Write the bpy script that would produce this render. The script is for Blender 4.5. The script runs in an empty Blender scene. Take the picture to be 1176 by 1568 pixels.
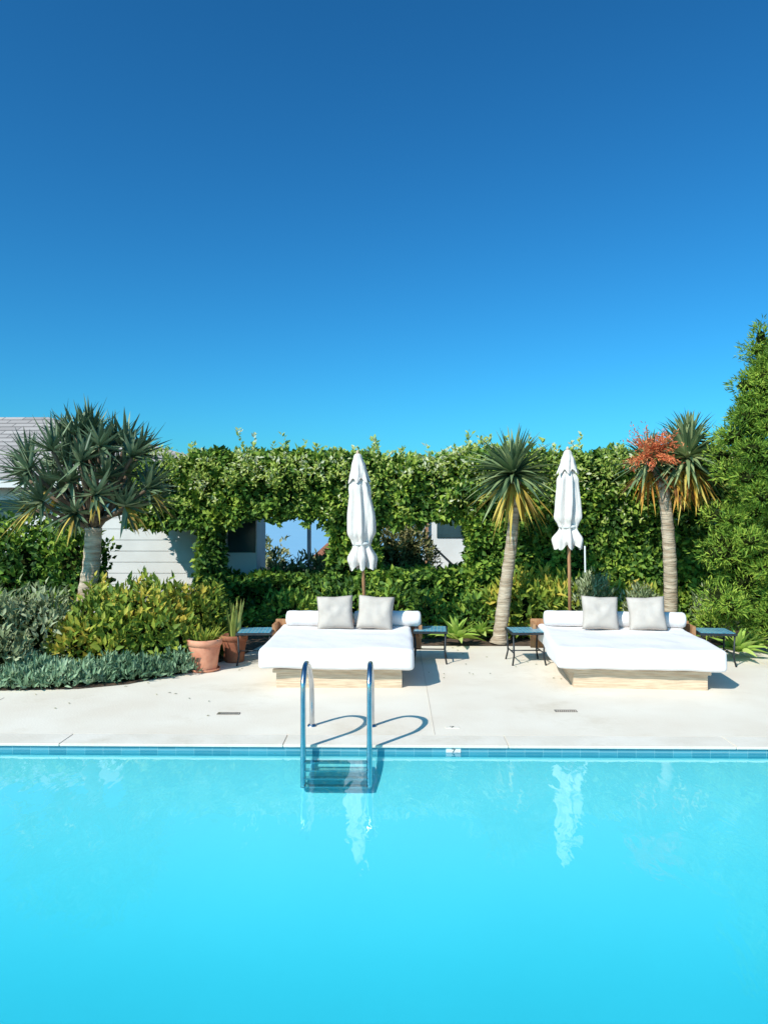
import bpy, bmesh, math, random
import numpy as np
from mathutils import Vector, noise, Matrix
random.seed(7); rng=np.random.default_rng(7)
sc=bpy.context.scene
R=math.radians

# ------------------------------------------------------------------ materials
def mat(name, c1, c2=None, scale=5, rough=.7, bump=0, bscale=None, metallic=0, spec=.5, detail=6, stretch=None, bdist=.01, stain=None):
    m=bpy.data.materials.new(name); m.use_nodes=True
    nt=m.node_tree; b=nt.nodes['Principled BSDF']
    b.inputs['Roughness'].default_value=rough; b.inputs['Metallic'].default_value=metallic
    b.inputs['Specular IOR Level'].default_value=spec
    tc=nt.nodes.new('ShaderNodeTexCoord'); mp=nt.nodes.new('ShaderNodeMapping')
    nt.links.new(tc.outputs['Object'],mp.inputs['Vector'])
    if stretch: mp.inputs['Scale'].default_value=stretch
    b.inputs['Base Color'].default_value=(*c1,1)
    if c2:
        n=nt.nodes.new('ShaderNodeTexNoise'); n.inputs['Scale'].default_value=scale; n.inputs['Detail'].default_value=detail
        nt.links.new(mp.outputs[0],n.inputs['Vector'])
        r=nt.nodes.new('ShaderNodeValToRGB'); r.color_ramp.elements[0].color=(*c1,1); r.color_ramp.elements[1].color=(*c2,1)
        r.color_ramp.elements[0].position=.35; r.color_ramp.elements[1].position=.65
        nt.links.new(n.outputs['Fac'],r.inputs['Fac']); col=r.outputs[0]
        if stain:
            n3=nt.nodes.new('ShaderNodeTexNoise'); n3.inputs['Scale'].default_value=stain; n3.inputs['Detail'].default_value=9; n3.inputs['Roughness'].default_value=.75
            nt.links.new(tc.outputs['Object'],n3.inputs['Vector'])
            r3=nt.nodes.new('ShaderNodeValToRGB'); r3.color_ramp.elements[0].color=(.86,.83,.78,1); r3.color_ramp.elements[1].color=(1,1,1,1)
            r3.color_ramp.elements[0].position=.28; r3.color_ramp.elements[1].position=.46
            nt.links.new(n3.outputs['Fac'],r3.inputs['Fac'])
            mm=nt.nodes.new('ShaderNodeMix'); mm.data_type='RGBA'; mm.blend_type='MULTIPLY'; mm.inputs['Factor'].default_value=1
            nt.links.new(col,mm.inputs['A']); nt.links.new(r3.outputs[0],mm.inputs['B']); col=mm.outputs['Result']
        nt.links.new(col,b.inputs['Base Color'])
    if bump:
        n2=nt.nodes.new('ShaderNodeTexNoise'); n2.inputs['Scale'].default_value=bscale or scale; n2.inputs['Detail'].default_value=8
        nt.links.new(mp.outputs[0],n2.inputs['Vector'])
        bp=nt.nodes.new('ShaderNodeBump'); bp.inputs['Strength'].default_value=bump; bp.inputs['Distance'].default_value=bdist
        nt.links.new(n2.outputs['Fac'],bp.inputs['Height']); nt.links.new(bp.outputs[0],b.inputs['Normal'])
    return m

def leafmat(name, cols, trans=.25, rough=.6, spec=.3):
    """cols: list of (pos, rgb) over a random value per leaf"""
    m=bpy.data.materials.new(name); m.use_nodes=True
    nt=m.node_tree; b=nt.nodes['Principled BSDF']; out=nt.nodes['Material Output']
    b.inputs['Roughness'].default_value=rough; b.inputs['Specular IOR Level'].default_value=spec
    g=nt.nodes.new('ShaderNodeNewGeometry'); r=nt.nodes.new('ShaderNodeValToRGB')
    e=r.color_ramp.elements
    e[0].position=cols[0][0]; e[0].color=(*cols[0][1],1); e[1].position=cols[-1][0]; e[1].color=(*cols[-1][1],1)
    for p,c in cols[1:-1]:
        x=e.new(p); x.color=(*c,1)
    tc=nt.nodes.new('ShaderNodeTexCoord'); n=nt.nodes.new('ShaderNodeTexNoise'); n.inputs['Scale'].default_value=1.6; n.inputs['Detail'].default_value=2
    nt.links.new(tc.outputs['Object'],n.inputs['Vector'])
    mx=nt.nodes.new('ShaderNodeMath'); mx.operation='MULTIPLY_ADD'; mx.inputs[1].default_value=1.9; mx.inputs[2].default_value=-.95
    nt.links.new(n.outputs['Fac'],mx.inputs[0])
    ad=nt.nodes.new('ShaderNodeMath'); ad.operation='ADD'; ad.use_clamp=True
    nt.links.new(g.outputs['Random Per Island'],ad.inputs[0]); nt.links.new(mx.outputs[0],ad.inputs[1])
    nt.links.new(ad.outputs[0],r.inputs['Fac']); nt.links.new(r.outputs[0],b.inputs['Base Color'])
    t=nt.nodes.new('ShaderNodeBsdfTranslucent'); nt.links.new(r.outputs[0],t.inputs['Color'])
    mix=nt.nodes.new('ShaderNodeMixShader'); mix.inputs[0].default_value=trans
    nt.links.new(b.outputs[0],mix.inputs[1]); nt.links.new(t.outputs[0],mix.inputs[2]); nt.links.new(mix.outputs[0],out.inputs['Surface'])
    return m

M={}
M['deck']=mat('deck_concrete',(.77,.67,.545),(.83,.745,.625),scale=1.3,rough=.85,bump=.25,bscale=45,spec=.2,stain=.9)
M['coping']=mat('coping_stone',(.73,.65,.54),(.81,.735,.63),scale=3,rough=.8,bump=.3,bscale=40,spec=.2,stain=2)
M['joint']=mat('joint',(.60,.51,.41),(.66,.57,.47),scale=8,rough=.9)
M['soil']=mat('soil',(.05,.032,.02),(.16,.10,.06),scale=14,rough=.95,bump=1,bscale=25,bdist=.04)
M['ground']=mat('ground_earth',(.08,.06,.035),(.14,.12,.06),scale=.6,rough=.95,bump=.5,bscale=8)
# pool plaster: water absorption painted into its colour by depth, paler shallow, bluer deep
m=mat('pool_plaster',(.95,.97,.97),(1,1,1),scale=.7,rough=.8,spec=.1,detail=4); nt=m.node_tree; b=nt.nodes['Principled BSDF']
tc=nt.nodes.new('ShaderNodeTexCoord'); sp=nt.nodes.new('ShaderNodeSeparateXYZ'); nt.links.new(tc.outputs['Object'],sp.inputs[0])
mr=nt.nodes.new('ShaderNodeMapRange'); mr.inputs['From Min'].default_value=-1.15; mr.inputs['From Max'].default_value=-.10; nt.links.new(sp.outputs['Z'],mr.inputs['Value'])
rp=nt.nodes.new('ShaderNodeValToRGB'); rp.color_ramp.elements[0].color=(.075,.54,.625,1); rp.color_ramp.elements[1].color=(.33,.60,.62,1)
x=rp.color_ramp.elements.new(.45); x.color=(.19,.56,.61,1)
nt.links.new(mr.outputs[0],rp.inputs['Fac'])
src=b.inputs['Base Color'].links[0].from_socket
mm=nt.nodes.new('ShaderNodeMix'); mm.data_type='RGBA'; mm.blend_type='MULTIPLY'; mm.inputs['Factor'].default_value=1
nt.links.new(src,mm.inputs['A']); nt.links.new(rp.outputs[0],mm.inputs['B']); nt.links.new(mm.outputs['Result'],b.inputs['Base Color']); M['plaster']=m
M['steel']=mat('stainless_steel',(.54,.55,.57),(.62,.63,.64),scale=20,rough=.22,metallic=1)
M['mattress']=mat('mattress_fabric',(.80,.755,.74),(.84,.80,.785),scale=3,rough=.9,bump=.45,bscale=5,spec=.1,bdist=.03)
M['pillow']=mat('pillow_fabric',(.50,.435,.38),(.55,.485,.43),scale=8,rough=.95,bump=.4,bscale=9,spec=.1,bdist=.02)
M['wood']=mat('bleached_wood',(.54,.39,.26),(.72,.57,.41),scale=6,rough=.75,bump=.3,bscale=20,stretch=(1,8,14))
M['redwood']=mat('teak_wood',(.36,.16,.07),(.50,.26,.12),scale=6,rough=.6,bump=.2,stretch=(6,6,1))
M['canvas']=mat('umbrella_canvas',(.66,.60,.55),(.75,.685,.63),scale=5,rough=.9,bump=.5,bscale=12,spec=.1,stretch=(3,3,.6),bdist=.02)
M['strap']=mat('strap_webbing',(.7,.68,.64),(.76,.74,.7),scale=30,rough=.9)
M['iron']=mat('wrought_iron',(.02,.025,.03),(.04,.045,.05),scale=20,rough=.5,metallic=.4)
M['terra']=mat('terracotta',(.60,.23,.14),(.74,.35,.22),scale=6,rough=.85,bump=.2,bscale=30,spec=.2,stain=6)
M['terra_dark']=mat('terracotta_old',(.26,.09,.05),(.38,.16,.09),scale=6,rough=.85,bump=.2,bscale=30,spec=.2)
M['white_wall']=mat('white_painted_boards',(.70,.68,.65),(.78,.76,.73),scale=2,rough=.75,spec=.2)
M['dark_glass']=mat('window_glass',(.03,.06,.07),(.05,.09,.10),scale=2,rough=.12)
M['grate']=mat('drain_grate',(.20,.17,.14),(.28,.24,.2),scale=30,rough=.7)
M['core']=mat('dark_foliage_fill',(.010,.016,.005),(.03,.038,.011),scale=12,rough=1,spec=0,bump=1,bscale=18,bdist=.05)  # near-black filler inside foliage, shade of the gaps put into its colour
M['bark']=mat('ringed_bark',(.34,.25,.17),(.62,.51,.38),scale=2.2,rough=.9,bump=1,bscale=4,stretch=(1.5,1.5,9),bdist=.03,spec=.1)
M['twig']=mat('bark_brown',(.12,.08,.05),(.2,.14,.09),scale=9,rough=.9,bump=.5)
M['ocean']=mat('ocean_water',(.24,.46,.62),(.26,.48,.64),scale=.01,rough=.6)

M['hedgeleaf']=leafmat('hedge_leaf',[(0,(.035,.09,.016)),(.4,(.095,.20,.028)),(.75,(.21,.345,.042)),(1,(.40,.51,.07))],trans=.25)
M['sprigleaf']=leafmat('hedge_new_shoots',[(0,(.26,.38,.06)),(.75,(.54,.60,.14)),(1,(.74,.74,.50))],trans=.35)
M['bushleaf']=leafmat('bush_leaf',[(0,(.10,.18,.025)),(.5,(.27,.36,.045)),(.85,(.50,.50,.07)),(1,(.60,.46,.07))],trans=.28)
M['grayleaf']=leafmat('gray_green_leaf',[(0,(.14,.18,.08)),(.6,(.31,.36,.17)),(1,(.48,.51,.31))],trans=.2)
M['blueleaf']=leafmat('blue_senecio_leaf',[(0,(.11,.21,.11)),(.6,(.24,.37,.21)),(1,(.40,.53,.33))],trans=.2)
M['brownleaf']=leafmat('dry_bush_leaf',[(0,(.12,.14,.05)),(.6,(.30,.30,.11)),(1,(.46,.42,.19))],trans=.25)
M['coniferleaf']=leafmat('feathery_conifer_leaf',[(0,(.08,.17,.02)),(.5,(.23,.38,.04)),(1,(.47,.58,.08))],trans=.35)
M['aloeleaf']=leafmat('tree_aloe_leaf',[(0,(.055,.10,.055)),(.6,(.13,.19,.10)),(1,(.28,.34,.19))],trans=.05,rough=.45)
M['dracleaf']=leafmat('dragon_tree_leaf',[(0,(.07,.12,.06)),(.6,(.18,.25,.11)),(1,(.37,.42,.19))],trans=.1,rough=.5)
M['yellowleaf']=leafmat('withered_yellow_leaf',[(0,(.24,.16,.04)),(.5,(.56,.39,.06)),(1,(.68,.54,.14))],trans=.25)
M['orangeleaf']=leafmat('dead_orange_leaf',[(0,(.18,.07,.03)),(.5,(.52,.22,.03)),(1,(.70,.45,.07))],trans=.2)
M['flower']=leafmat('coral_blossom',[(0,(.42,.06,.03)),(.5,(.72,.16,.06)),(1,(.78,.30,.12))],trans=.2)
M['agave']=leafmat('agave_leaf',[(0,(.22,.37,.06)),(.6,(.42,.58,.10)),(1,(.55,.66,.18))],trans=.2,rough=.5)
M['snake']=leafmat('snake_plant_leaf',[(0,(.12,.16,.03)),(.5,(.30,.33,.08)),(1,(.52,.46,.12))],trans=.1,rough=.4)

def brickmat(name,ca,cb,mortar,sx,w,h,ms,plane='XZ',rough=.4,bump=.3,offset=0.0):
    m=bpy.data.materials.new(name); m.use_nodes=True; nt=m.node_tree; b=nt.nodes['Principled BSDF']
    b.inputs['Roughness'].default_value=rough
    tc=nt.nodes.new('ShaderNodeTexCoord'); sp=nt.nodes.new('ShaderNodeSeparateXYZ'); cb_=nt.nodes.new('ShaderNodeCombineXYZ')
    nt.links.new(tc.outputs['Object'],sp.inputs[0])
    nt.links.new(sp.outputs[plane[0]],cb_.inputs['X']); nt.links.new(sp.outputs[plane[1]],cb_.inputs['Y'])
    br=nt.nodes.new('ShaderNodeTexBrick'); br.offset=offset; br.inputs['Scale'].default_value=sx
    br.inputs['Brick Width'].default_value=w; br.inputs['Row Height'].default_value=h; br.inputs['Mortar Size'].default_value=ms
    br.inputs['Color1'].default_value=(*ca,1); br.inputs['Color2'].default_value=(*cb,1); br.inputs['Mortar'].default_value=(*mortar,1)
    nt.links.new(cb_.outputs[0],br.inputs['Vector']); nt.links.new(br.outputs['Color'],b.inputs['Base Color'])
    bp=nt.nodes.new('ShaderNodeBump'); bp.invert=True; bp.inputs['Strength'].default_value=bump; bp.inputs['Distance'].default_value=.01
    nt.links.new(br.outputs['Fac'],bp.inputs['Height']); nt.links.new(bp.outputs[0],b.inputs['Normal'])
    return m
M['tile']=brickmat('pool_tile',(.06,.24,.31),(.10,.33,.40),(.24,.42,.46),1,.15,.05,.002,'XZ',rough=.2)
M['tile_y']=brickmat('pool_tile_side',(.06,.24,.31),(.10,.33,.40),(.24,.42,.46),1,.15,.05,.002,'YZ',rough=.2)
M['tabletile']=brickmat('table_mosaic_tile',(.05,.28,.44),(.13,.46,.60),(.35,.5,.52),1,.045,.045,.004,'XY',rough=.2)
M['shingle']=brickmat('roof_shingle',(.33,.29,.27),(.46,.41,.38),(.17,.15,.14),1,.45,.10,.012,'XZ',rough=.9,bump=.6,offset=.5)

# water: Schlick mirror over tinted transmission, small ripples
w=bpy.data.materials.new('pool_water'); w.use_nodes=True; nt=w.node_tree; nt.nodes.remove(nt.nodes['Principled BSDF'])
out=nt.nodes['Material Output']; lk=nt.links.new
tr=nt.nodes.new('ShaderNodeBsdfTransparent'); tr.inputs[0].default_value=(.64,.96,.985,1)
gl=nt.nodes.new('ShaderNodeBsdfGlossy'); gl.inputs['Roughness'].default_value=.03; gl.inputs['Color'].default_value=(.97,.99,1,1)
tc=nt.nodes.new('ShaderNodeTexCoord'); mp=nt.nodes.new('ShaderNodeMapping'); mp.inputs['Scale'].default_value=(1.6,.65,1)
lk(tc.outputs['Object'],mp.inputs[0])
n1=nt.nodes.new('ShaderNodeTexNoise'); n1.inputs['Scale'].default_value=2.6; n1.inputs['Detail'].default_value=3; n1.inputs['Distortion'].default_value=.5
lk(mp.outputs[0],n1.inputs['Vector'])
bp=nt.nodes.new('ShaderNodeBump'); bp.inputs['Strength'].default_value=.42; bp.inputs['Distance'].default_value=.012
lk(n1.outputs['Fac'],bp.inputs['Height']); lk(bp.outputs[0],gl.inputs['Normal'])
ge=nt.nodes.new('ShaderNodeNewGeometry'); dt=nt.nodes.new('ShaderNodeVectorMath'); dt.operation='DOT_PRODUCT'
lk(bp.outputs[0],dt.inputs[0]); lk(ge.outputs['Incoming'],dt.inputs[1])
def mth(op,a,b=None):
    n=nt.nodes.new('ShaderNodeMath'); n.operation=op
    for i,v in enumerate((a,b)):
        if v is None: continue
        if isinstance(v,(int,float)): n.inputs[i].default_value=v
        else: lk(v,n.inputs[i])
    return n.outputs[0]
F=mth('ADD',mth('MULTIPLY',mth('POWER',mth('SUBTRACT',1.0,mth('ABSOLUTE',dt.outputs['Value'])),4.0),.95),.022)
mx=nt.nodes.new('ShaderNodeMixShader'); lk(F,mx.inputs[0]); lk(tr.outputs[0],mx.inputs[1]); lk(gl.outputs[0],mx.inputs[2])
lk(mx.outputs[0],out.inputs['Surface']); M['water']=w

# ------------------------------------------------------------------ mesh helpers
def link(o,parent=None):
    sc.collection.objects.link(o)
    if parent: o.parent=parent
    return o
def empty(name,loc=(0,0,0),rz=0):
    o=bpy.data.objects.new(name,None); o.location=loc; o.rotation_euler=(0,0,rz); o.empty_display_size=.2
    return link(o)
def obj(name,verts,faces,m,parent=None,smooth=False):
    me=bpy.data.meshes.new(name); me.from_pydata([tuple(v) for v in verts],[],faces); me.materials.append(m)
    if smooth: me.polygons.foreach_set('use_smooth',[True]*len(me.polygons))
    me.update(); return link(bpy.data.objects.new(name,me),parent)
def fastmesh(name,V,F,m,parent=None):
    V=np.ascontiguousarray(V,dtype=np.float32); F=np.ascontiguousarray(F,dtype=np.int32)
    k=F.shape[1]; me=bpy.data.meshes.new(name)
    me.vertices.add(len(V)); me.vertices.foreach_set('co',V.ravel())
    me.loops.add(F.size); me.loops.foreach_set('vertex_index',F.ravel())
    me.polygons.add(len(F)); me.polygons.foreach_set('loop_start',np.arange(0,F.size,k,dtype=np.int32))
    me.update(calc_edges=True); me.materials.append(m)
    return link(bpy.data.objects.new(name,me),parent)
def nrm(a): return a/(np.linalg.norm(a,axis=1,keepdims=True)+1e-9)
def leaves(name,P,D,N,L,W,m,parent=None,fold=.18):
    n=len(P); D=nrm(D); S=nrm(np.cross(D,N)); N2=np.cross(S,D)
    L=np.broadcast_to(np.asarray(L,float),(n,))[:,None]; W=np.broadcast_to(np.asarray(W,float),(n,))[:,None]
    mid=P+D*L*.42; tip=P+D*L-N2*L*.12
    V=np.stack([P,mid+S*W*.5+N2*W*fold,tip,mid-S*W*.5+N2*W*fold],1).reshape(-1,3)
    i=np.arange(n)[:,None]*4
    F=np.concatenate([i+[0,3,2],i+[0,2,1]],1).reshape(-1,3)
    return fastmesh(name,V,F,m,parent)
def box_bm(bm,x0,x1,y0,y1,z0,z1):
    r=bmesh.ops.create_cube(bm,size=1,matrix=Matrix.Translation(((x0+x1)/2,(y0+y1)/2,(z0+z1)/2))@Matrix.Diagonal((x1-x0,y1-y0,z1-z0,1)))
def boxes(name,bl,m,parent=None,bevel=0):
    bm=bmesh.new()
    for b in bl: box_bm(bm,*b)
    if bevel: bmesh.ops.bevel(bm,geom=bm.edges[:],offset=bevel,segments=2,affect='EDGES')
    me=bpy.data.meshes.new(name); bm.to_mesh(me); bm.free(); me.materials.append(m)
    return link(bpy.data.objects.new(name,me),parent)
def tube(name,path,rad,m,parent=None,seg=14,cap=True):
    path=[Vector(p) for p in path]; n=len(path)
    rad=[rad]*n if not hasattr(rad,'__len__') else rad
    V=[];F=[]; ref=Vector((1,0,0))
    for i,p in enumerate(path):
        t=(path[min(i+1,n-1)]-path[max(i-1,0)]).normalized()
        if abs(t.dot(ref))>.95: ref=Vector((0,1,0))
        a=(ref-t*ref.dot(t)).normalized(); b=t.cross(a); ref=a
        for k in range(seg):
            th=2*math.pi*k/seg; V.append(p+(a*math.cos(th)+b*math.sin(th))*rad[i])
    for i in range(n-1):
        for k in range(seg):
            k2=(k+1)%seg; F.append((i*seg+k,i*seg+k2,(i+1)*seg+k2,(i+1)*seg+k))
    if cap: F.append(tuple(range(seg))[::-1]); F.append(tuple((n-1)*seg+k for k in range(seg)))
    return obj(name,V,F,m,parent,True)
def smoothpath(pts,sub=6):
    P=[Vector(p) for p in pts]; out=[]
    for i in range(len(P)-1):
        p0=P[max(i-1,0)];p1=P[i];p2=P[i+1];p3=P[min(i+2,len(P)-1)]
        for j in range(sub):
            t=j/sub
            out.append(.5*((2*p1)+(p2-p0)*t+(2*p0-5*p1+4*p2-p3)*t*t+(3*p1-p0-3*p2+p3)*t**3))
    out.append(P[-1]); return out
def lathe(name,prof,m,parent=None,seg=40,pos=(0,0,0)):
    V=[];F=[]
    for r,z in prof:
        for k in range(seg):
            th=2*math.pi*k/seg; V.append((pos[0]+r*math.cos(th),pos[1]+r*math.sin(th),pos[2]+z))
    for i in range(len(prof)-1):
        for k in range(seg):
            k2=(k+1)%seg; F.append((i*seg+k,i*seg+k2,(i+1)*seg+k2,(i+1)*seg+k))
    return obj(name,V,F,m,parent,True)

def sph(n):
    return nrm(rng.normal(size=(n,3)))
def nz(P,s,seed=0):
    return np.array([noise.noise(Vector((p[0]*s+seed,p[1]*s,p[2]*s))) for p in P])
def blobs(name,bl,L,W,m,parent=None,up=.5,core=True,rnd=.8,zmin=0.02,corescale=.72):
    """bl: (cx,cy,cz,rx,ry,rz,count)"""
    PP=[];DD=[];NN=[];CV=[];CF=[]
    for bi,(cx,cy,cz,rx,ry,rz,n) in enumerate(bl):
        d=sph(n); k=(.70+.38*rng.random(n)**.8)*(1+.6*nz(d,2.2,bi*7.3))
        P=np.array([cx,cy,cz])+d*k[:,None]*np.array([rx,ry,rz])
        D=d*1.0+rng.normal(size=(n,3))*rnd+np.array([0,0,up])
        N=d+rng.normal(size=(n,3))*.5+np.array([0,-.2,.4])
        ok=P[:,2]>zmin
        PP.append(P[ok]);DD.append(D[ok]);NN.append(N[ok])
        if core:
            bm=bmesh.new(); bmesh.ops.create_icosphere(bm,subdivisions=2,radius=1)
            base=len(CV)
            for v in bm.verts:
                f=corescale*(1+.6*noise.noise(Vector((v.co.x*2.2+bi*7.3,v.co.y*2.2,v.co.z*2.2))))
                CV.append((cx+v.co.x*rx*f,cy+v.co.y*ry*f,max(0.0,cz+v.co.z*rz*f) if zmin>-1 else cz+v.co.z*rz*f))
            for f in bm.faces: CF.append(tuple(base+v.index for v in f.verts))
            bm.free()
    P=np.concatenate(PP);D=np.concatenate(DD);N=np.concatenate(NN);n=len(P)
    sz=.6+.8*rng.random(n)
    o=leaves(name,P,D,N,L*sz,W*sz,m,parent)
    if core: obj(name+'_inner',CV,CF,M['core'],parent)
    return o
def blades(name,specs,m,parent=None,seg=7,gut=.25):
    """specs: (P,D,L,W,droop)"""
    V=[];F=[]
    for P,D,L,W,g in specs:
        P=Vector(P);D=Vector(D).normalized(); S=D.cross(Vector((0,0,1)))
        if S.length<.05: S=Vector((1,0,0))
        S.normalize(); tw=random.uniform(-.5,.5); S=(S*math.cos(tw)+D.cross(S)*math.sin(tw)).normalized()
        b=len(V)
        for i in range(seg+1):
            t=i/seg; c=P+D*L*t+Vector((0,0,-g*L*t*t)); wd=W*.5*(min(1,.55+t*2)*(1-t**1.8)+.02)
            U=S.cross(D); V+= [c+S*wd+U*wd*gut*2, c, c-S*wd+U*wd*gut*2]
        for i in range(seg):
            a=b+i*3; F+=[(a,a+1,a+4,a+3),(a+1,a+2,a+5,a+4)]
    return obj(name,V,F,m,parent,True)
def rosette(center,n,L,W,emin,emax,droop,bias=1.0):
    s=[]
    for i in range(n):
        az=i*2.39996+random.uniform(-.3,.3); u=random.random()**bias
        el=R(emin+(emax-emin)*u)+random.uniform(-.08,.08)
        D=Vector((math.cos(az)*math.cos(el),math.sin(az)*math.cos(el),math.sin(el)))
        s.append((Vector(center)+D*.05,D,L*random.uniform(.75,1.12),W*random.uniform(.8,1.2),droop*random.uniform(.4,1.4)))
    return s

# ------------------------------------------------------------------ ground, deck, pool
PX0,PX1,PY0,PY1=-8.0,8.0,1.0,6.04
WZ=-.062
xs=[-3000,-300,PX0,PX1,300,3000]; ys=[-3000,-100,PY0,PY1,26,42,420,3000]; zs={-3000:-.03,-100:-.03,PY0:-.03,PY1:-.03,26:-.03,42:-4,420:-34,3000:-60}
V=[(x,y,zs[y]) for y in ys for x in xs]; F=[]
for j in range(len(ys)-1):
    for i in range(len(xs)-1):
        if xs[i]==PX0 and ys[j]==PY0: continue
        a=j*len(xs)+i; F.append((a,a+1,a+1+len(xs),a+len(xs)))
obj('ground',V,F,M['ground'])
obj('ocean',[(-4000,330,-28),(4000,330,-28),(9000,9000,-28),(-9000,9000,-28)],[(0,1,2,3)],M['ocean'])
CW=.26
deck=boxes('pool_deck',[(-12,12,PY1+CW+.004,10.5,-.10,0),(-12,12,-4,PY0-CW-.004,-.10,0),(-12,PX0-CW-.004,PY0-CW,PY1+CW,-.10,0),(PX1+CW+.004,12,PY0-CW,PY1+CW,-.10,0)],M['deck'])
def stones(x0,x1,y0,y1,n,ax):
    r=[]
    for i in range(n):
        if ax=='x':
            a=x0+(x1-x0)*i/n; b=x0+(x1-x0)*(i+1)/n; r.append((a+.0015,b-.0015,y0,y1,-.022,.001))
        else:
            a=y0+(y1-y0)*i/n; b=y0+(y1-y0)*(i+1)/n; r.append((x0,x1,a+.0015,b-.0015,-.022,.001))
    return r
boxes('pool_coping',stones(PX0-CW,PX1+CW,PY1-.02,PY1+CW,9,'x')+stones(PX0-CW,PX1+CW,PY0-CW,PY0+.02,9,'x')+stones(PX0-CW,PX0+.02,PY0+.03,PY1-.03,3,'y')+stones(PX1-.02,PX1+CW,PY0+.03,PY1-.03,3,'y'),M['coping'],bevel=.005)
pool=empty('swimming_pool')
def ring(name,z0,z1,m,ins=0):
    x0,x1,y0,y1=PX0+ins,PX1-ins,PY0+ins,PY1-ins
    v=[(x0,y0,z0),(x1,y0,z0),(x1,y1,z0),(x0,y1,z0),(x0,y0,z1),(x1,y0,z1),(x1,y1,z1),(x0,y1,z1)]
    me=obj(name,v,[(0,1,5,4),(2,3,7,6),(1,2,6,5),(3,0,4,7)],m,pool); return me
o=ring('tile_band',-.10,-.0225,M['tile']); o.data.materials.append(M['tile_y']); o.data.polygons[2].material_index=1; o.data.polygons[3].material_index=1
off=[0,.005,.02,.045,.08,.13,.2,.3,.42,.56,.72,.9,1.1,1.35,1.65,2.0,2.4]
gx=[PX0+o_ for o_ in off]+list(np.linspace(PX0+3,PX1-3,14))+[PX1-o_ for o_ in off[::-1]]
gy=[PY0+o_ for o_ in off]+[PY1-o_ for o_ in off[::-1]]
def dep(d):
    q=min(1,d/1.9); return -.10-1.05*(1-(1-q)**2.6)**.62
V=[(x,y,dep(min(x-PX0,PX1-x,y-PY0,PY1-y))) for y in gy for x in gx]; nx=len(gx); F=[]
for j in range(len(gy)-1):
    for i in range(nx-1): a=j*nx+i; F.append((a,a+1,a+1+nx,a+nx))
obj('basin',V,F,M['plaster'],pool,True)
obj('water_surface',[(PX0,PY0,WZ),(PX1,PY0,WZ),(PX1,PY1,WZ),(PX0,PY1,WZ)],[(0,1,2,3)],M['water'],pool)
boxes('depth_marker_tile',[(.41,.53,PY1-.006,PY1-.001,-.06,-.024)],M['white_wall'],pool)
obj('depth_marker_numeral',[(.455,PY1-.008,-.028),(.485,PY1-.008,-.028),(.485,PY1-.008,-.034),(.455,PY1-.008,-.034),(.478,PY1-.008,-.034),(.462,PY1-.008,-.057),(.47,PY1-.008,-.057)],[(0,1,2,3),(2,4,5,6)],M['iron'],pool)
pb=[(-12,7.6),(-5,7.72),(-4.1,7.80),(-3.4,7.88),(-2.95,8.10),(-2.66,8.45),(-2.42,8.8),(-2.25,9.2),(-2.0,9.9),(-1.9,10.5),(-12,10.5)]
obj('planting_bed_soil',[(x,y,.006) for x,y in pb],[tuple(range(len(pb)))],M['soil'])
obj('rear_border_soil',[(-12,10.5,-.015),(12,10.5,-.015),(12,13,-.015),(-12,13,-.015)],[(0,1,2,3)],M['soil'])
boxes('deck_joint',[(.33,.335,6.31,10.4,0,.0035),(-4.0,-3.995,6.31,7.5,0,.0035),(4.6,4.605,6.31,10.4,0,.0035)],M['joint'])
for (gx_,gy_) in ((-1.57,6.94),(1.62,7.08)):
    g=empty('deck_drain',(gx_,gy_,0))
    boxes('frame',[(-.105,.105,-.035,-.028,0,.006),(-.105,.105,.028,.035,0,.006),(-.105,-.098,-.028,.028,0,.006),(.098,.105,-.028,.028,0,.006)],M['grate'],g)
    boxes('slats',[(-.095+.019*i,-.086+.019*i,-.027,.027,0,.005) for i in range(10)],M['grate'],g)
g=empty('deck_depth_marker'); boxes('plate',[(.44,.56,6.5,6.56,0,.004)],M['coping'],g)
obj('numeral',[(.475,6.552,.0055),(.515,6.552,.0055),(.515,6.544,.0055),(.475,6.544,.0055),(.505,6.544,.0055),(.487,6.51,.0055),(.496,6.51,.0055)],[(0,3,2,1),(2,4,5,6)],M['iron'],g)
n=70; P=np.stack([rng.uniform(-3,4.6,n),rng.uniform(8.4,10.4,n),np.full(n,.006)],1); P2=np.stack([rng.uniform(-4.5,-1.5,14),rng.uniform(6.8,8.2,14),np.full(14,.006)],1)
P=np.concatenate([P,P2]); n=len(P); a=rng.random(n)*6.28
leaves('fallen_leaves',P,np.stack([np.cos(a),np.sin(a),np.full(n,.12)],1),np.tile([0,0,1.0],(n,1)),.04,.016,M['brownleaf'])

# ------------------------------------------------------------------ ladder
lad=empty('pool_ladder',(-.476,0,0))
prof=[(5.93,-.31),(5.93,0),(5.93,.44),(5.96,.55),(6.05,.625),(6.17,.635),(6.30,.585),(6.43,.49),(6.52,.38),(6.555,.25),(6.56,.12),(6.56,0)]
for i,x in enumerate((-.266,.266)):
    tube('rail_%d'%i,smoothpath([(x,a,b) for a,b in prof]),.0225,M['steel'],lad)
    lathe('anchor_ring_%d'%i,[(.0225,.02),(.032,.018),(.042,.004),(.043,.0015)],M['steel'],lad,pos=(x,6.56,0))
boxes('treads',[(-.25,.25,5.90,5.96,z-.014,z) for z in (-.10,-.165,-.23,-.295)],M['steel'],lad,bevel=.004)
for i,x in enumerate((-.266,.266)): tube('bumper_%d'%i,[(x,5.93,-.30),(x,6.03,-.30)],.02,M['steel'],lad)

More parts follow.
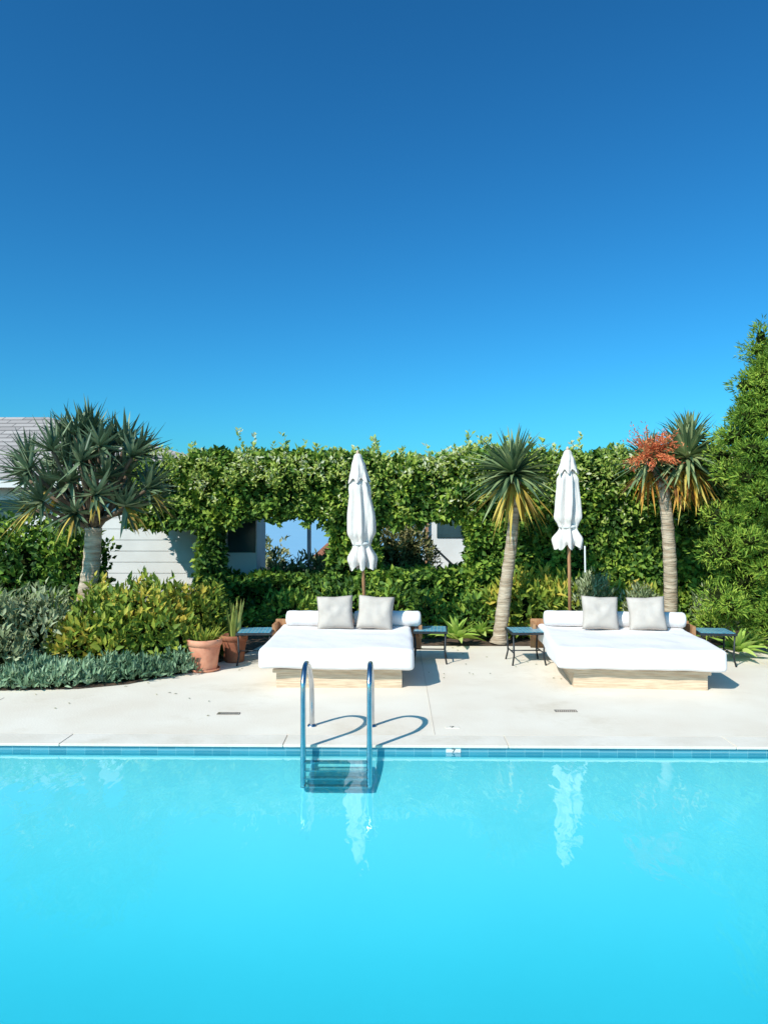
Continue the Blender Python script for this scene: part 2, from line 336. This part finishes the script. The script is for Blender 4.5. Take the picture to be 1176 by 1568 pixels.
# ------------------------------------------------------------------ daybeds
def softbox(name,x0,x1,y0,y1,z0,z1,bev,m,parent,amp=.022):
    bm=bmesh.new(); box_bm(bm,x0,x1,y0,y1,z0,z1)
    bmesh.ops.bevel(bm,geom=bm.edges[:],offset=bev,segments=4,affect='EDGES',profile=.6)
    for ax,a,b,n in ((0,x0,x1,18),(1,y0,y1,18)):
        for i in range(1,n):
            c=a+(b-a)*i/n; co=[0,0,0]; no=[0,0,0]; co[ax]=c; no[ax]=1
            bmesh.ops.bisect_plane(bm,geom=bm.verts[:]+bm.edges[:]+bm.faces[:],plane_co=co,plane_no=no)
    for v in bm.verts:
        p=v.co; q=Vector((p.x*2.6+parent.location.x*3,p.y*2.6,p.z*2.6)); v.co=p+Vector((noise.noise(q),noise.noise(q+Vector((5,0,0))),noise.noise(q+Vector((0,9,0)))))*amp+Vector((0,0,.006*noise.noise(q*3.2)))
    me=bpy.data.meshes.new(name); bm.to_mesh(me); bm.free(); me.materials.append(m)
    me.polygons.foreach_set('use_smooth',[True]*len(me.polygons))
    o=link(bpy.data.objects.new(name,me),parent); s=o.modifiers.new('s','SUBSURF'); s.levels=1; s.render_levels=1; return o
def pillow(name,w,h,t,loc,rot,m,parent):
    n=22; V=[];F=[]
    for s in (1,-1):
        for j in range(n+1):
            for i in range(n+1):
                u=-1+2*i/n; v=-1+2*j/n
                x=u*w/2*(1-.07*(1-abs(v))); z=v*h/2*(1-.07*(1-abs(u)))
                th=t/2*max(0,(1-u**4))**.5*max(0,(1-v**4))**.5
                th*=1+.3*noise.noise(Vector((u*2+loc[0]*5,v*2,s)))
                V.append((x,s*-th,z))
    N=(n+1)**2
    for k in range(2):
        for j in range(n):
            for i in range(n):
                a=k*N+j*(n+1)+i; f=(a,a+1,a+n+2,a+n+1); F.append(f if k==0 else f[::-1])
    o=obj(name,V,F,m,parent,True); o.location=loc; o.rotation_euler=rot
    bm=bmesh.new(); bm.from_mesh(o.data); bmesh.ops.remove_doubles(bm,verts=bm.verts[:],dist=.0005); bm.to_mesh(o.data); bm.free()
    return o
def bolster(name,x0,x1,y,z,r,m,parent):
    prof=[(0.0,x0),(r*.6,x0),(r*.9,x0+.012),(r,x0+.04)]+[(r*(1+.02*math.sin(i*2.1)),x0+.04+(x1-x0-.08)*i/12) for i in range(1,12)]+[(r,x1-.04),(r*.9,x1-.012),(r*.6,x1),(0.0,x1)]
    V=[];F=[];seg=28
    for rr,x in prof:
        for k in range(seg):
            th=2*math.pi*k/seg; V.append((x,y+rr*math.cos(th),z+rr*math.sin(th)*.96))
    for i in range(len(prof)-1):
        for k in range(seg):
            k2=(k+1)%seg; F.append((i*seg+k,i*seg+k2,(i+1)*seg+k2,(i+1)*seg+k))
    return obj(name,V,F,m,parent,True)
def daybed(loc,rz,w,bx0,bx1,bo,pil):
    e=empty('daybed',loc,rz); h=w/2
    softbox('mattress',-h,h,0,1.78,.215,.45,.06,M['mattress'],e)
    boxes('base_box',[(bx0,bx1,.14,.175,0,.165),(bx0,bx1,1.5,1.535,0,.165),(bx0,bx0+.03,.177,1.498,0,.165),(bx1-.03,bx1,.177,1.498,0,.165)],M['wood'],e,bevel=.003)
    boxes('platform',[(-h+.14,h-.14,.10,1.75,.167,.205)],M['wood'],e,bevel=.004)
    boxes('headboard',[(-h-.10,h+.13,1.79,1.84,.12,.50),(-h-.10,-h-.055,1.50,1.788,.30,.475),(h+.085,h+.13,1.50,1.788,.30,.475)],M['redwood'],e,bevel=.005)
    mid=(bo[0]+bo[1])/2
    bolster('bolster_1',bo[0],mid-.005,1.56,.545,.102,M['mattress'],e); bolster('bolster_2',mid+.005,bo[1],1.56,.545,.102,M['mattress'],e)
    for i,(px,a,b) in enumerate(pil):
        pillow('pillow_%d'%i,.45,.42,.17,(px,1.34,.65),(R(-17),R(b),R(a)),M['pillow'],e)
    return e
daybed((-.63,7.85,0),0,1.67,-.66,.70,(-.76,.95),[(-.12,4,-2),(.38,-5,3)])
daybed((2.59,7.85,0),R(-5),1.77,-.68,.72,(-.84,.90),[(-.18,3,2),(.38,-3,-3)])

# ------------------------------------------------------------------ side tables
def table(loc,rz=0,s=.44,h=.41):
    e=empty('patio_side_table',loc,rz); a=s/2
    boxes('tile_top',[(-a+.02,a-.02,-a+.02,a-.02,h-.018,h+.004)],M['tabletile'],e)
    boxes('frame',[(-a,a,-a,-a+.018,h-.03,h),(-a,a,a-.018,a,h-.03,h),(-a,-a+.018,-a+.02,a-.02,h-.03,h),(a-.018,a,-a+.02,a-.02,h-.03,h)],M['iron'],e)
    for x in (-1,1):
        for y in (-1,1):
            tube('leg_%d%d'%(x,y),[(x*(a-.025),y*(a-.025),h-.03),(x*(a-.035),y*(a-.035),.12),(x*(a-.012),y*(a-.012),0)],.011,M['iron'],e,seg=8)
    for x in (-1,1): tube('stretcher%d'%x,[(x*(a-.033),-(a-.03),.15),(x*(a-.033),(a-.03),.15)],.008,M['iron'],e,seg=8)
    tube('stretcher_mid',[(-(a-.033),0,.15),((a-.033),0,.15)],.008,M['iron'],e,seg=8)
    return e
table((-1.76,9.30,0),R(4)); table((.44,9.45,0),R(-3)); table((1.64,9.38,0),R(3)); table((3.98,9.35,0),R(-6))

# ------------------------------------------------------------------ umbrellas
def umbrella(loc,ztop,zbot,lean,sc_=1.0,cap=.40,seed=0,strap=False):
    e=empty('closed_patio_umbrella',loc); e.rotation_euler=(0,lean,0)
    tube('pole',[(0,0,.0),(0,0,ztop-.03)],.023,M['redwood'],e)
    lathe('stand',[(0,.07),(.06,.07),(.14,.05),(.15,.03),(.15,0)],M['iron'],e)
    lathe('finial',[(.0,.09),(.016,.08),(.02,.06),(.012,.045),(.022,.03),(.03,0)],M['wood'],e,pos=(0,0,ztop-.08))
    H=ztop-zbot
    def cloth(name,prof,pl,rings=46,seg=96,ph=0):
        V=[];F=[]
        for i in range(rings+1):
            t=i/rings
            for a,b in zip(prof[:-1],prof[1:]):
                if a[0]<=t<=b[0]:
                    u=(t-a[0])/(b[0]-a[0]); z=a[2]+(b[2]-a[2])*u; u=u*u*(3-2*u); r=a[1]+(b[1]-a[1])*u; amp=a[3]+(b[3]-a[3])*u
            for k in range(seg):
                th=2*math.pi*k/seg
                f=1+amp*(math.sin(pl*th+ph+.9*math.sin(t*5+seed)))+amp*.8*noise.noise(Vector((math.cos(th)*2+seed,math.sin(th)*2,t*3.0)))+amp*.3*math.sin(pl*2.0*th+t*7)
                dz=0
                if t>.93: dz=-.035*math.sin(pl*th+ph)*(t-.93)/.07
                V.append((r*f*math.cos(th),r*f*math.sin(th),z+dz))
        for i in range(rings):
            for k in range(seg):
                k2=(k+1)%seg; F.append((i*seg+k,i*seg+k2,(i+1)*seg+k2,(i+1)*seg+k))
        return obj(name,V,F,M['canvas'],e,True)
    s=sc_
    cloth('canopy',[(0,.03*s,ztop-.10,.0),(.12,.075*s,ztop-.3,.12),(.3,.125*s,zbot+H*.66,.16),(.5,.15*s,zbot+H*.42,.19),(.64,.152*s,zbot+H*.30,.19),(.72,.11*s,zbot+H*.215,.17),(.76,.10*s,zbot+H*.195,.14),(.9,.155*s,zbot+H*.07,.24),(1,.135*s,zbot,.32)],7)
    cloth('vent_cap',[(0,.012,ztop-.03,0),(.08,.05*s,ztop-.06,.03),(.55,.092*s,ztop-cap*.6,.08),(.85,.112*s,ztop-cap*.9,.10),(1,.128*s,ztop-cap,.13)],7,rings=18,ph=1)
    zt=zbot+H*.205
    lathe('tie_strap',[(.09*s,.02),(.116*s,.018),(.116*s,-.018),(.09*s,-.02)],M['strap'],e,pos=(0,0,zt))
    if strap: boxes('strap_tail',[(.165,.185,-.14,-.137,zbot-.33,zbot+.02)],M['strap'],e)
    return e
umbrella((-.385,9.88,0),2.72,1.16,R(-2.6),1.08,cap=.40,seed=1)
umbrella((2.34,9.95,0),2.77,1.43,R(-.8),1.02,cap=.33,seed=4,strap=True)

# ------------------------------------------------------------------ hedge
hedge=empty('ivy_hedge')
yf=12.0; th=.9
panels=[
 (-4.35,-3.25,1.66,2.72),(-3.25,-1.02,1.80,2.86),(-1.02,-.34,1.2,2.84),(-.34,1.22,1.78,2.80),(1.22,6.6,0,2.84),
 (-3.2,-2.96,0,1.8),(-2.96,-1.02,0,.80),(-1.02,-.34,0,1.2),(-.34,1.22,0,.92)]
core=[]
PP=[];DD=[];NN=[]
def hsurf(x,z):
    n=np.array([noise.noise(Vector((a*1.1,b*1.1,3)))*.20+noise.noise(Vector((a*3.3,b*3.3,9)))*.24 for a,b in zip(x,z)])
    return n
for (x0,x1,z0,z1) in panels:
    zb=z0 if z0==0 else z0+.1
    core.append((x0+(.14 if z0>0 else .0),x1-(.14 if z0>0 else 0),yf+.30,yf+th-.12,zb,z1-.13))
    def add(n,P,nv):
        P=np.array(P); PP.append(P); nv=np.array(nv,float)
        DD.append(nv*.55+rng.normal(size=(n,3))*.6+np.array([0,-.1,-.15])); NN.append(nv+rng.normal(size=(n,3))*.5+np.array([0,0,.45]))
    A=(x1-x0)*(z1-z0); n=int(A*1400)
    x=rng.uniform(x0-.06,x1+.06,n); z=rng.uniform(z0-.04,z1+.03,n)
    add(n,np.stack([x,yf+.02-hsurf(x,z)+rng.random(n)**1.4*.26,z],1),(0,-1,0))
    n=int((x1-x0)*th*1100); x=rng.uniform(x0-.05,x1+.05,n)
    if z1>2.5:
        y=rng.uniform(yf,yf+th,n); add(n,np.stack([x,y,z1+hsurf(x,y)*.6-rng.random(n)*.15],1),(0,0,1))
        if z0>0:
            y=rng.uniform(yf,yf+th,n); add(n,np.stack([x,y,z0+.07+rng.random(n)*.12+hsurf(x,y)*.35],1),(0,-.3,-1))
    else:
        y=rng.uniform(yf,yf+th,n); add(n,np.stack([x,y,z1+hsurf(x,y)*.5-rng.random(n)*.12],1),(0,0,1))
    n=int((z1-z0)*th*900)
    for xe,s in ((x0,-1),(x1,1)):
        z=rng.uniform(z0,z1,n); y=rng.uniform(yf,yf+th,n); add(n,np.stack([xe+s*(hsurf(y,z)*.5-rng.random(n)*.1),y,z],1),(s,0,0))
    n=int(A*500); x=rng.uniform(x0,x1,n); z=rng.uniform(z0,z1,n)
    add(n,np.stack([x,yf+th+hsurf(x,z)-rng.random(n)*.1,z],1),(0,1,0))
for i in range(22):
    x=rng.uniform(-4.2,1.2); L=rng.uniform(.06,.2)
    if -1.0<x<-.36: continue
    n=int(40*L/.2); t=rng.random(n); y=yf+rng.uniform(0,.3)
    P=np.stack([x+rng.normal(size=n)*.03,y+rng.normal(size=n)*.03,1.80-t*L],1); PP.append(P)
    DD.append(rng.normal(size=(n,3))*.6+np.array([0,-.2,-.5])); NN.append(rng.normal(size=(n,3))*.5+np.array([0,-1,.3]))
P=np.concatenate(PP);D=np.concatenate(DD);N=np.concatenate(NN); sz=.55+.85*rng.random(len(P))
leaves('leaves',P,D,N,.105*sz,.062*sz,M['hedgeleaf'],hedge)
boxes('dark_fill',core,M['core'],hedge)  # added dark filler boxes, block see-through and darken the gaps
PP=[];DD=[]
for i in range(360):
    x=rng.uniform(-4.4,6.4); y=yf+rng.uniform(-.05,.7); hgt=rng.uniform(.06,.24)*(2.0 if rng.random()<.17 else 1)
    z0=2.74+noise.noise(Vector((x*1.1,3,3)))*.20+noise.noise(Vector((x*3.1,1,3)))*.10
    lean=rng.normal(size=2)*.18
    for k in range(int(6+hgt*50)):
        t=rng.random(); PP.append((x+lean[0]*t*hgt*2+rng.normal()*.014,y+lean[1]*t*hgt,z0+t*hgt)); a=rng.random()*6.28
        DD.append((math.cos(a)*.7,math.sin(a)*.7,.8))
for i in range(520):
    x=rng.uniform(-4.3,6.4); z=2.78-abs(rng.normal())*.42; z=max(z,1.3)
    c=np.array([x,yf-.10-.12*rng.random(),z])
    if z<1.85 and x<1.3: continue
    for k in range(9): PP.append(tuple(c+rng.normal(size=3)*.045)); DD.append(tuple(rng.normal(size=3)*.6+np.array([0,-.5,.3])))
P=np.array(PP);D=np.array(DD);n=len(P);sz=.6+.6*rng.random(n)
leaves('new_shoots',P,D,rng.normal(size=(n,3))*.5+np.array([-.2,-.6,.7]),.085*sz,.042*sz,M['sprigleaf'],hedge)

e=empty('side_hedge')
bl=[(-6.9+.45*i,10.9+.15*math.sin(i*2),.85+.06*math.sin(i*3),.42,.5,.92,2300) for i in range(6)]
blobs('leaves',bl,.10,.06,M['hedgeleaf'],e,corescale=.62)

# ------------------------------------------------------------------ shrubs
def shrub(name,bl,L,W,m,**k):
    e=empty(name); blobs('foliage',bl,L,W,m,e,**k); return e
shrub('yellow_green_shrub',[(-3.65,9.25,.45,.42,.4,.50,1500),(-3.1,9.2,.5,.42,.42,.52,1600),(-2.7,9.5,.42,.36,.36,.48,1300),(-3.35,8.85,.32,.36,.32,.36,1200),(-2.8,8.95,.30,.32,.3,.34,1100),(-2.45,9.75,.42,.3,.3,.46,900),(-3.8,8.8,.3,.3,.3,.34,900)],.11,.048,M['bushleaf'],up=.9,corescale=.58)
shrub('gray_sage_shrub',[(-4.75,8.65,.42,.46,.42,.52,2300),(-4.25,8.85,.42,.38,.4,.50,1900),(-5.4,8.8,.5,.5,.5,.55,1800),(-4.55,8.3,.22,.32,.28,.30,1300),(-5.05,8.2,.24,.34,.3,.32,1400)],.09,.032,M['grayleaf'],up=1.0,corescale=.55)
shrub('blue_senecio_groundcover',[(-4.30+.215*i,7.93+.05*math.sin(i*1.7)+.012*i*i,.04,.21,.17,.125+.045*math.sin(i*2.3),600) for i in range(9)]+[(-4.15+.225*i,8.2+.02*math.sin(i*2.3)+.01*i*i,.06,.22,.2,.15+.04*math.sin(i*1.9),600) for i in range(8)],.085,.026,M['blueleaf'],up=1.4,corescale=.55)
shrub('leafy_shrub',[(2.0,11.3,.42,.42,.35,.48,1400),(2.5,11.25,.38,.4,.35,.48,1200),(1.65,11.5,.3,.3,.3,.4,700),(3.3,11.2,.32,.45,.3,.44,1200),(3.8,11.3,.3,.3,.3,.40,800)],.15,.05,M['bushleaf'],up=.6,corescale=.6)
def graybush(bl):
    e=empty('gray_bush'); blobs('foliage',bl,.09,.022,M['grayleaf'],e,up=1.3,rnd=.6,corescale=.4)
graybush([(2.92,11.0,.66,.26,.24,.26,1300),(2.92,11.0,.35,.24,.24,.3,600)])
graybush([(3.58,10.95,.52,.22,.22,.24,1000),(4.7,10.9,.4,.3,.3,.36,800)])
shrub('low_leafy_shrub',[(.45,11.4,.30,.3,.3,.32,700),(1.2,11.4,.25,.3,.3,.3,700),(-1.6,11.4,.3,.4,.3,.34,800),(-.75,11.4,.38,.42,.3,.40,1000),(-.1,11.4,.34,.38,.3,.38,900)],.12,.05,M['hedgeleaf'],up=.5,corescale=.6)
shrub('background_shrub',[(-2.1,13.6,.40,.5,.4,.55,2000),(-1.5,13.7,.45,.5,.4,.58,1800),(-.9,13.8,.58,.5,.4,.64,1200)],.11,.045,M['brownleaf'],up=.9,corescale=.5)
shrub('background_bush',[(-.15,14.6,.90,.5,.4,.95,2200),(.36,14.8,.85,.36,.4,.92,1900)],.13,.04,M['brownleaf'],up=.9,corescale=.5)
shrub('distant_trees',[(-5.8,34,-2.0,1.0,1.3,2.2,1500),(-3.4,36,-2.9,1.0,1.3,2.4,1500),(-7.6,36,-1.4,1.6,1.3,2.6,1500),(-1,40,-2.6,3,2,3.0,2000),(3,40,-2.0,3,2,3.4,2000)],.3,.12,M['brownleaf'],zmin=-6)

# ------------------------------------------------------------------ agaves, pots
def agave(loc,n=24,L=.36,W=.105):
    e=empty('agave_plant',loc); s=[]
    for i in range(n):
        f=i/n; az=i*2.39996; el=R(12+66*f)
        D=Vector((math.cos(az)*math.cos(el),math.sin(az)*math.cos(el),math.sin(el)))
        s.append((Vector((0,0,.08))+D*.02,D,L*(1-.25*f)*random.uniform(.85,1.1),W,.28*(1-f)))
    blades('leaves',s,M['agave'],e,gut=.3); return e
agave((.86,10.55,0),L=.46,W=.14); agave((4.42,9.65,0),L=.42,W=.12); agave((4.0,10.55,.0),L=.42); agave((4.85,10.1,0),L=.36); agave((1.28,11.0,0),L=.3)
def pot(name,loc,r,h,m):
    e=empty(name,loc)
    lathe('pot',[(0,.0),(r*.70,0),(r*.72,.015),(r*.80,h*.45),(r*.93,h*.80),(r*.93,h*.81),(r*1.0,h*.82),(r*1.01,h*.98),(r*.98,h),(r*.86,h),(r*.84,h*.88),(0,h*.88)],m,e)
    lathe('soil',[(0,h*.9),(r*.85,h*.9)],M['soil'],e); return e
p=pot('terracotta_pot',(-2.29,8.85,0),.205,.38,M['terra']); lathe('saucer',[(.0,.004),(.17,.004),(.185,.03),(.175,.03)],M['terra'],p)
s=[]
for i in range(90):
    a=random.random()*6.28; r=random.random()*.12; el=R(random.uniform(35,85)); s.append((Vector((r*math.cos(a),r*math.sin(a),.33)),Vector((math.cos(a)*math.cos(el),math.sin(a)*math.cos(el),math.sin(el))),random.uniform(.12,.30),.026,.15))
blades('succulent',s,M['bushleaf'],p)
p=pot('terracotta_pot',(-2.05,9.38,0),.17,.34,M['terra_dark'])
s=[]
for i in range(22):
    a=random.random()*6.28; r=random.random()*.1; el=R(random.uniform(72,90)); s.append((Vector((r*math.cos(a),r*math.sin(a),.29)),Vector((math.cos(a)*math.cos(el),math.sin(a)*math.cos(el),math.sin(el))),random.uniform(.30,.52),.06,0))
blades('snake_plant',s,M['snake'],p)

# ------------------------------------------------------------------ spiky trees
def trunk(e,pts,r0,r1,name='trunk'):
    P=smoothpath(pts,10); n=len(P)
    rad=[(r0+(r1-r0)*(i/(n-1)))*(1+.05*math.sin(i*2.2)+.04*random.random()) for i in range(n)]
    rad[0]*=1.35; rad[1]*=1.15
    tube(name,P,rad,M['bark'],e,seg=20)
e=empty('tree_aloe')
trunk(e,[(-4.05,9.5,0),(-4.02,9.5,.6),(-3.93,9.5,1.2),(-3.90,9.5,1.70)],.12,.10)
heads=[]
for i in range(46):
    az=i*2.4; el=R(-48+136*((i+.5)/46)); rr=.72 if i%3 else .42
    heads.append(Vector((-3.95+math.cos(az)*math.cos(el)*rr*1.14,9.5+math.sin(az)*math.cos(el)*rr,2.28+math.sin(el)*rr*.84)))
s=[];y=[]
for i,h in enumerate(heads):
    c=Vector((-3.92,9.5,1.6+.1*(i%3))); tube('branch_%d'%i,smoothpath([c,(c+h)/2+Vector((0,0,-.04)),h],4),.024,M['twig'],e,seg=8)
    axis=(h-Vector((-3.96,9.5,1.95))).normalized()
    for k in range(28):
        d=Vector(rng.normal(size=3)).normalized()
        d=(d*.95+axis*.75+Vector((0,0,.12))).normalized()
        s.append((h,d,random.uniform(.28,.50),.060,random.uniform(-.18,.06)))
    if i<14:
        for k in range(5):
            d=Vector((axis.x+random.uniform(-.4,.4),axis.y+random.uniform(-.4,.4),-.6)).normalized(); y.append((h,d,random.uniform(.3,.5),.045,.3))
blades('leaves',s,M['aloeleaf'],e); blades('withered_leaves',y,M['yellowleaf'],e)
def head(e,c,n,L,W,tag,dead=24,deadmat='yellowleaf'):
    s=rosette(c,n,L,W,-38,85,.22,.95); blades('leaves_'+tag,s,M['dracleaf'],e)
    y=rosette(Vector(c)-Vector((0,0,.10)),dead,L*.95,W*.9,-72,-20,.2); blades('withered_'+tag,y,M[deadmat],e)
e=empty('dragon_tree')
trunk(e,[(1.50,10.75,0),(1.58,10.75,.7),(1.68,10.75,1.5),(1.74,10.75,2.35)],.105,.068)
head(e,(1.70,10.75,2.44),210,.74,.07,'crown',46)
e=empty('dragon_tree')
trunk(e,[(4.02,10.9,0),(4.02,10.9,1.0),(3.97,10.9,1.8),(3.90,10.9,2.35)],.10,.08)
tube('branch_1',smoothpath([(3.9,10.9,2.3),(3.8,10.9,2.5),(3.72,10.9,2.66)],4),.06,M['bark'],e)
tube('branch_2',smoothpath([(3.9,10.9,2.3),(4.1,10.9,2.5),(4.28,10.95,2.62)],4),.06,M['bark'],e)
tube('branch_3',smoothpath([(4.1,10.9,2.45),(4.3,11.1,2.7),(4.5,11.3,2.9)],4),.05,M['bark'],e)
head(e,(3.70,10.9,2.62),80,.54,.06,'a',26,'orangeleaf'); head(e,(4.27,10.9,2.68),190,.70,.07,'b',30,'yellowleaf'); head(e,(4.45,11.3,2.95),110,.56,.06,'c',6)
y=[((4.05+random.uniform(-.25,.35),10.75,2.5),(random.uniform(-.4,.6),random.uniform(-.5,0),-1),random.uniform(.35,.7),.06,.0) for i in range(40)]
blades('dead_fronds',y,M['orangeleaf'],e)
PP=[];DD=[]
for i in range(38):
    c=Vector((3.66,10.6,2.72)); d=Vector((random.uniform(-1,1.1),random.uniform(-.6,.2),random.uniform(-.5,1.0))).normalized(); L=random.uniform(.25,.48)
    for k in range(54):
        t=random.uniform(.15,1); PP.append(tuple(c+d*L*t+Vector(rng.normal(size=3))*.014*(1+t))); DD.append(tuple(Vector(rng.normal(size=3))*.6+d))
P=np.array(PP);D=np.array(DD); leaves('blossom_spikes',P,D,rng.normal(size=(len(P),3))+np.array([0,-.5,.5]),.05,.015,M['flower'],e)

# ------------------------------------------------------------------ feathery conifer at right
e=empty('feathery_conifer_tree')
tube('trunk',smoothpath([(5.15,10.1,0),(5.12,10.1,1.5),(5.08,10.1,3.0),(5.0,10.1,4.2)],6),[.09*(1-.9*i/18) for i in range(19)],M['twig'],e)
bl=[]
for i in range(150):
    t=(i+random.random())/150; z=.22+3.98*t
    rad=1.0-.76*t**1.2+.10*math.sin(z*5)
    if t>.87: rad=.22
    a=random.random()*6.28; rr=rad*random.random()**.4
    s_=random.uniform(.12,.25)*(1-.3*t)
    bl.append((5.08+rr*math.cos(a),10.1+rr*math.sin(a)*.9,z,s_*1.35,s_*1.35,s_*.85,330))
bl.append((4.94,10.1,4.28,.11,.11,.18,240))
blobs('foliage',bl,.075,.015,M['coniferleaf'],e,up=.4,rnd=.6,corescale=.5)

# ------------------------------------------------------------------ houses
h=empty('white_house')
boxes('walls',[(-16,-5,13.3,19,0,2.42),(-4.998,-2.5,13.3,14.2,0,2.42)],M['white_wall'],h)
boxes('siding_boards',[(-16,-3.16,13.285,13.298,.2*i,.2*i+.188) for i in range(12)],M['white_wall'],h)
boxes('corner_trim',[(-3.15,-3.05,13.27,13.298,0,2.4),(-3.05,-2.5,13.285,13.298,0,1.14)],M['white_wall'],h)
boxes('windows',[(-3.02,-2.52,13.28,13.298,1.17,2.25),(-7.3,-6.7,13.262,13.28,1.6,2.12)],M['dark_glass'],h)
boxes('window_frame',[(-7.36,-7.3,13.255,13.28,1.55,2.17),(-6.7,-6.64,13.255,13.28,1.55,2.17),(-7.3,-6.7,13.255,13.28,2.12,2.17),(-7.3,-6.7,13.255,13.28,1.55,1.6)],M['white_wall'],h)
boxes('fascia',[(-16.4,-2.1,12.86,12.9,2.33,2.47),(-2.1,-2.06,12.86,19.4,2.33,2.47)],M['white_wall'],h)
boxes('porch_posts',[(-2.3,-2.2,19.2,19.3,0,2.47)],M['white_wall'],h)
obj('roof',[(-16.45,12.84,2.472),(-2.04,12.84,2.472),(-2.04,19.4,2.472),(-16.45,19.4,2.472),(-14,16.1,3.98),(-7.6,16.1,3.98)],[(0,1,5,4),(1,2,5),(2,3,4,5),(3,0,4),(3,2,1,0)],M['shingle'],h)
h=empty('neighbour_house')
boxes('walls',[(.80,2.6,18,22,0,2.6)],M['white_wall'],h)
boxes('windows',[(1.0,1.9,17.97,17.998,1.28,2.1)],M['dark_glass'],h)
boxes('post',[(.72,.79,17.9,17.98,0,2.6)],M['redwood'],h)
obj('stair_shadow',[(.85,17.95,1.1),(.85,17.95,1.16),(1.7,17.95,.35),(1.7,17.95,.29)],[(0,1,2,3)],M['iron'],h)  # flat dark strip standing in for the stair shadow on the wall
obj('roof',[(.5,17.6,2.6),(2.9,17.6,2.6),(2.9,22.4,2.6),(.5,22.4,2.6),(.5,20,3.3),(2.9,20,3.3)],[(0,1,5,4),(2,3,4,5),(1,2,5),(3,0,4),(3,2,1,0)],M['shingle'],h)
h=empty('distant_house')
boxes('walls',[(-4.9,-2.4,45,50,-6,-.9)],M['white_wall'],h)
obj('roof',[(-5.2,44.6,-.95),(-2.1,44.6,-.95),(-2.1,50.4,-.95),(-5.2,50.4,-.95),(-4.4,47.5,-.1),(-2.9,47.5,-.1)],[(0,1,5,4),(1,2,5),(2,3,4,5),(3,0,4),(3,2,1,0)],M['terra_dark'],h)

# ------------------------------------------------------------------ light, sky, camera
sd=bpy.data.lights.new('sun','SUN'); sd.energy=4.9; sd.angle=R(.53); sd.color=(1,.955,.87)
so=link(bpy.data.objects.new('sun',sd)); so.rotation_euler=Vector((.75,.92,-1)).to_track_quat('-Z','Y').to_euler(); so.location=(-6,-6,9)
wd=bpy.data.worlds.new('World'); sc.world=wd; wd.use_nodes=True; nt=wd.node_tree; bg=nt.nodes['Background']
sky=nt.nodes.new('ShaderNodeTexSky'); sky.sky_type='NISHITA'; sky.sun_disc=False; sky.sun_elevation=math.atan(1/1.187); sky.sun_rotation=R(219.2)
sky.air_density=1.0; sky.dust_density=1.2; sky.ozone_density=2.4; sky.altitude=50
hs=nt.nodes.new('ShaderNodeHueSaturation'); hs.inputs['Saturation'].default_value=1.08
ml=nt.nodes.new('ShaderNodeMix'); ml.data_type='RGBA'; ml.blend_type='MULTIPLY'; ml.inputs['Factor'].default_value=1; ml.inputs['B'].default_value=(.27,.88,1.06,1)
gm=nt.nodes.new('ShaderNodeGamma'); gm.inputs['Gamma'].default_value=1.22
nt.links.new(sky.outputs[0],hs.inputs['Color']); nt.links.new(hs.outputs[0],ml.inputs['A']); nt.links.new(ml.outputs['Result'],gm.inputs['Color']); nt.links.new(gm.outputs[0],bg.inputs[0]); bg.inputs[1].default_value=.102
cd=bpy.data.cameras.new('camera'); cd.sensor_fit='VERTICAL'; cd.sensor_height=36; cd.sensor_width=27; cd.lens=26; cd.clip_end=12000
co=link(bpy.data.objects.new('camera',cd)); co.location=(0,0,1.9); co.rotation_euler=(R(90),0,R(.9)); sc.camera=co
sc.view_settings.view_transform='Standard'; sc.view_settings.look='None'; sc.view_settings.exposure=0
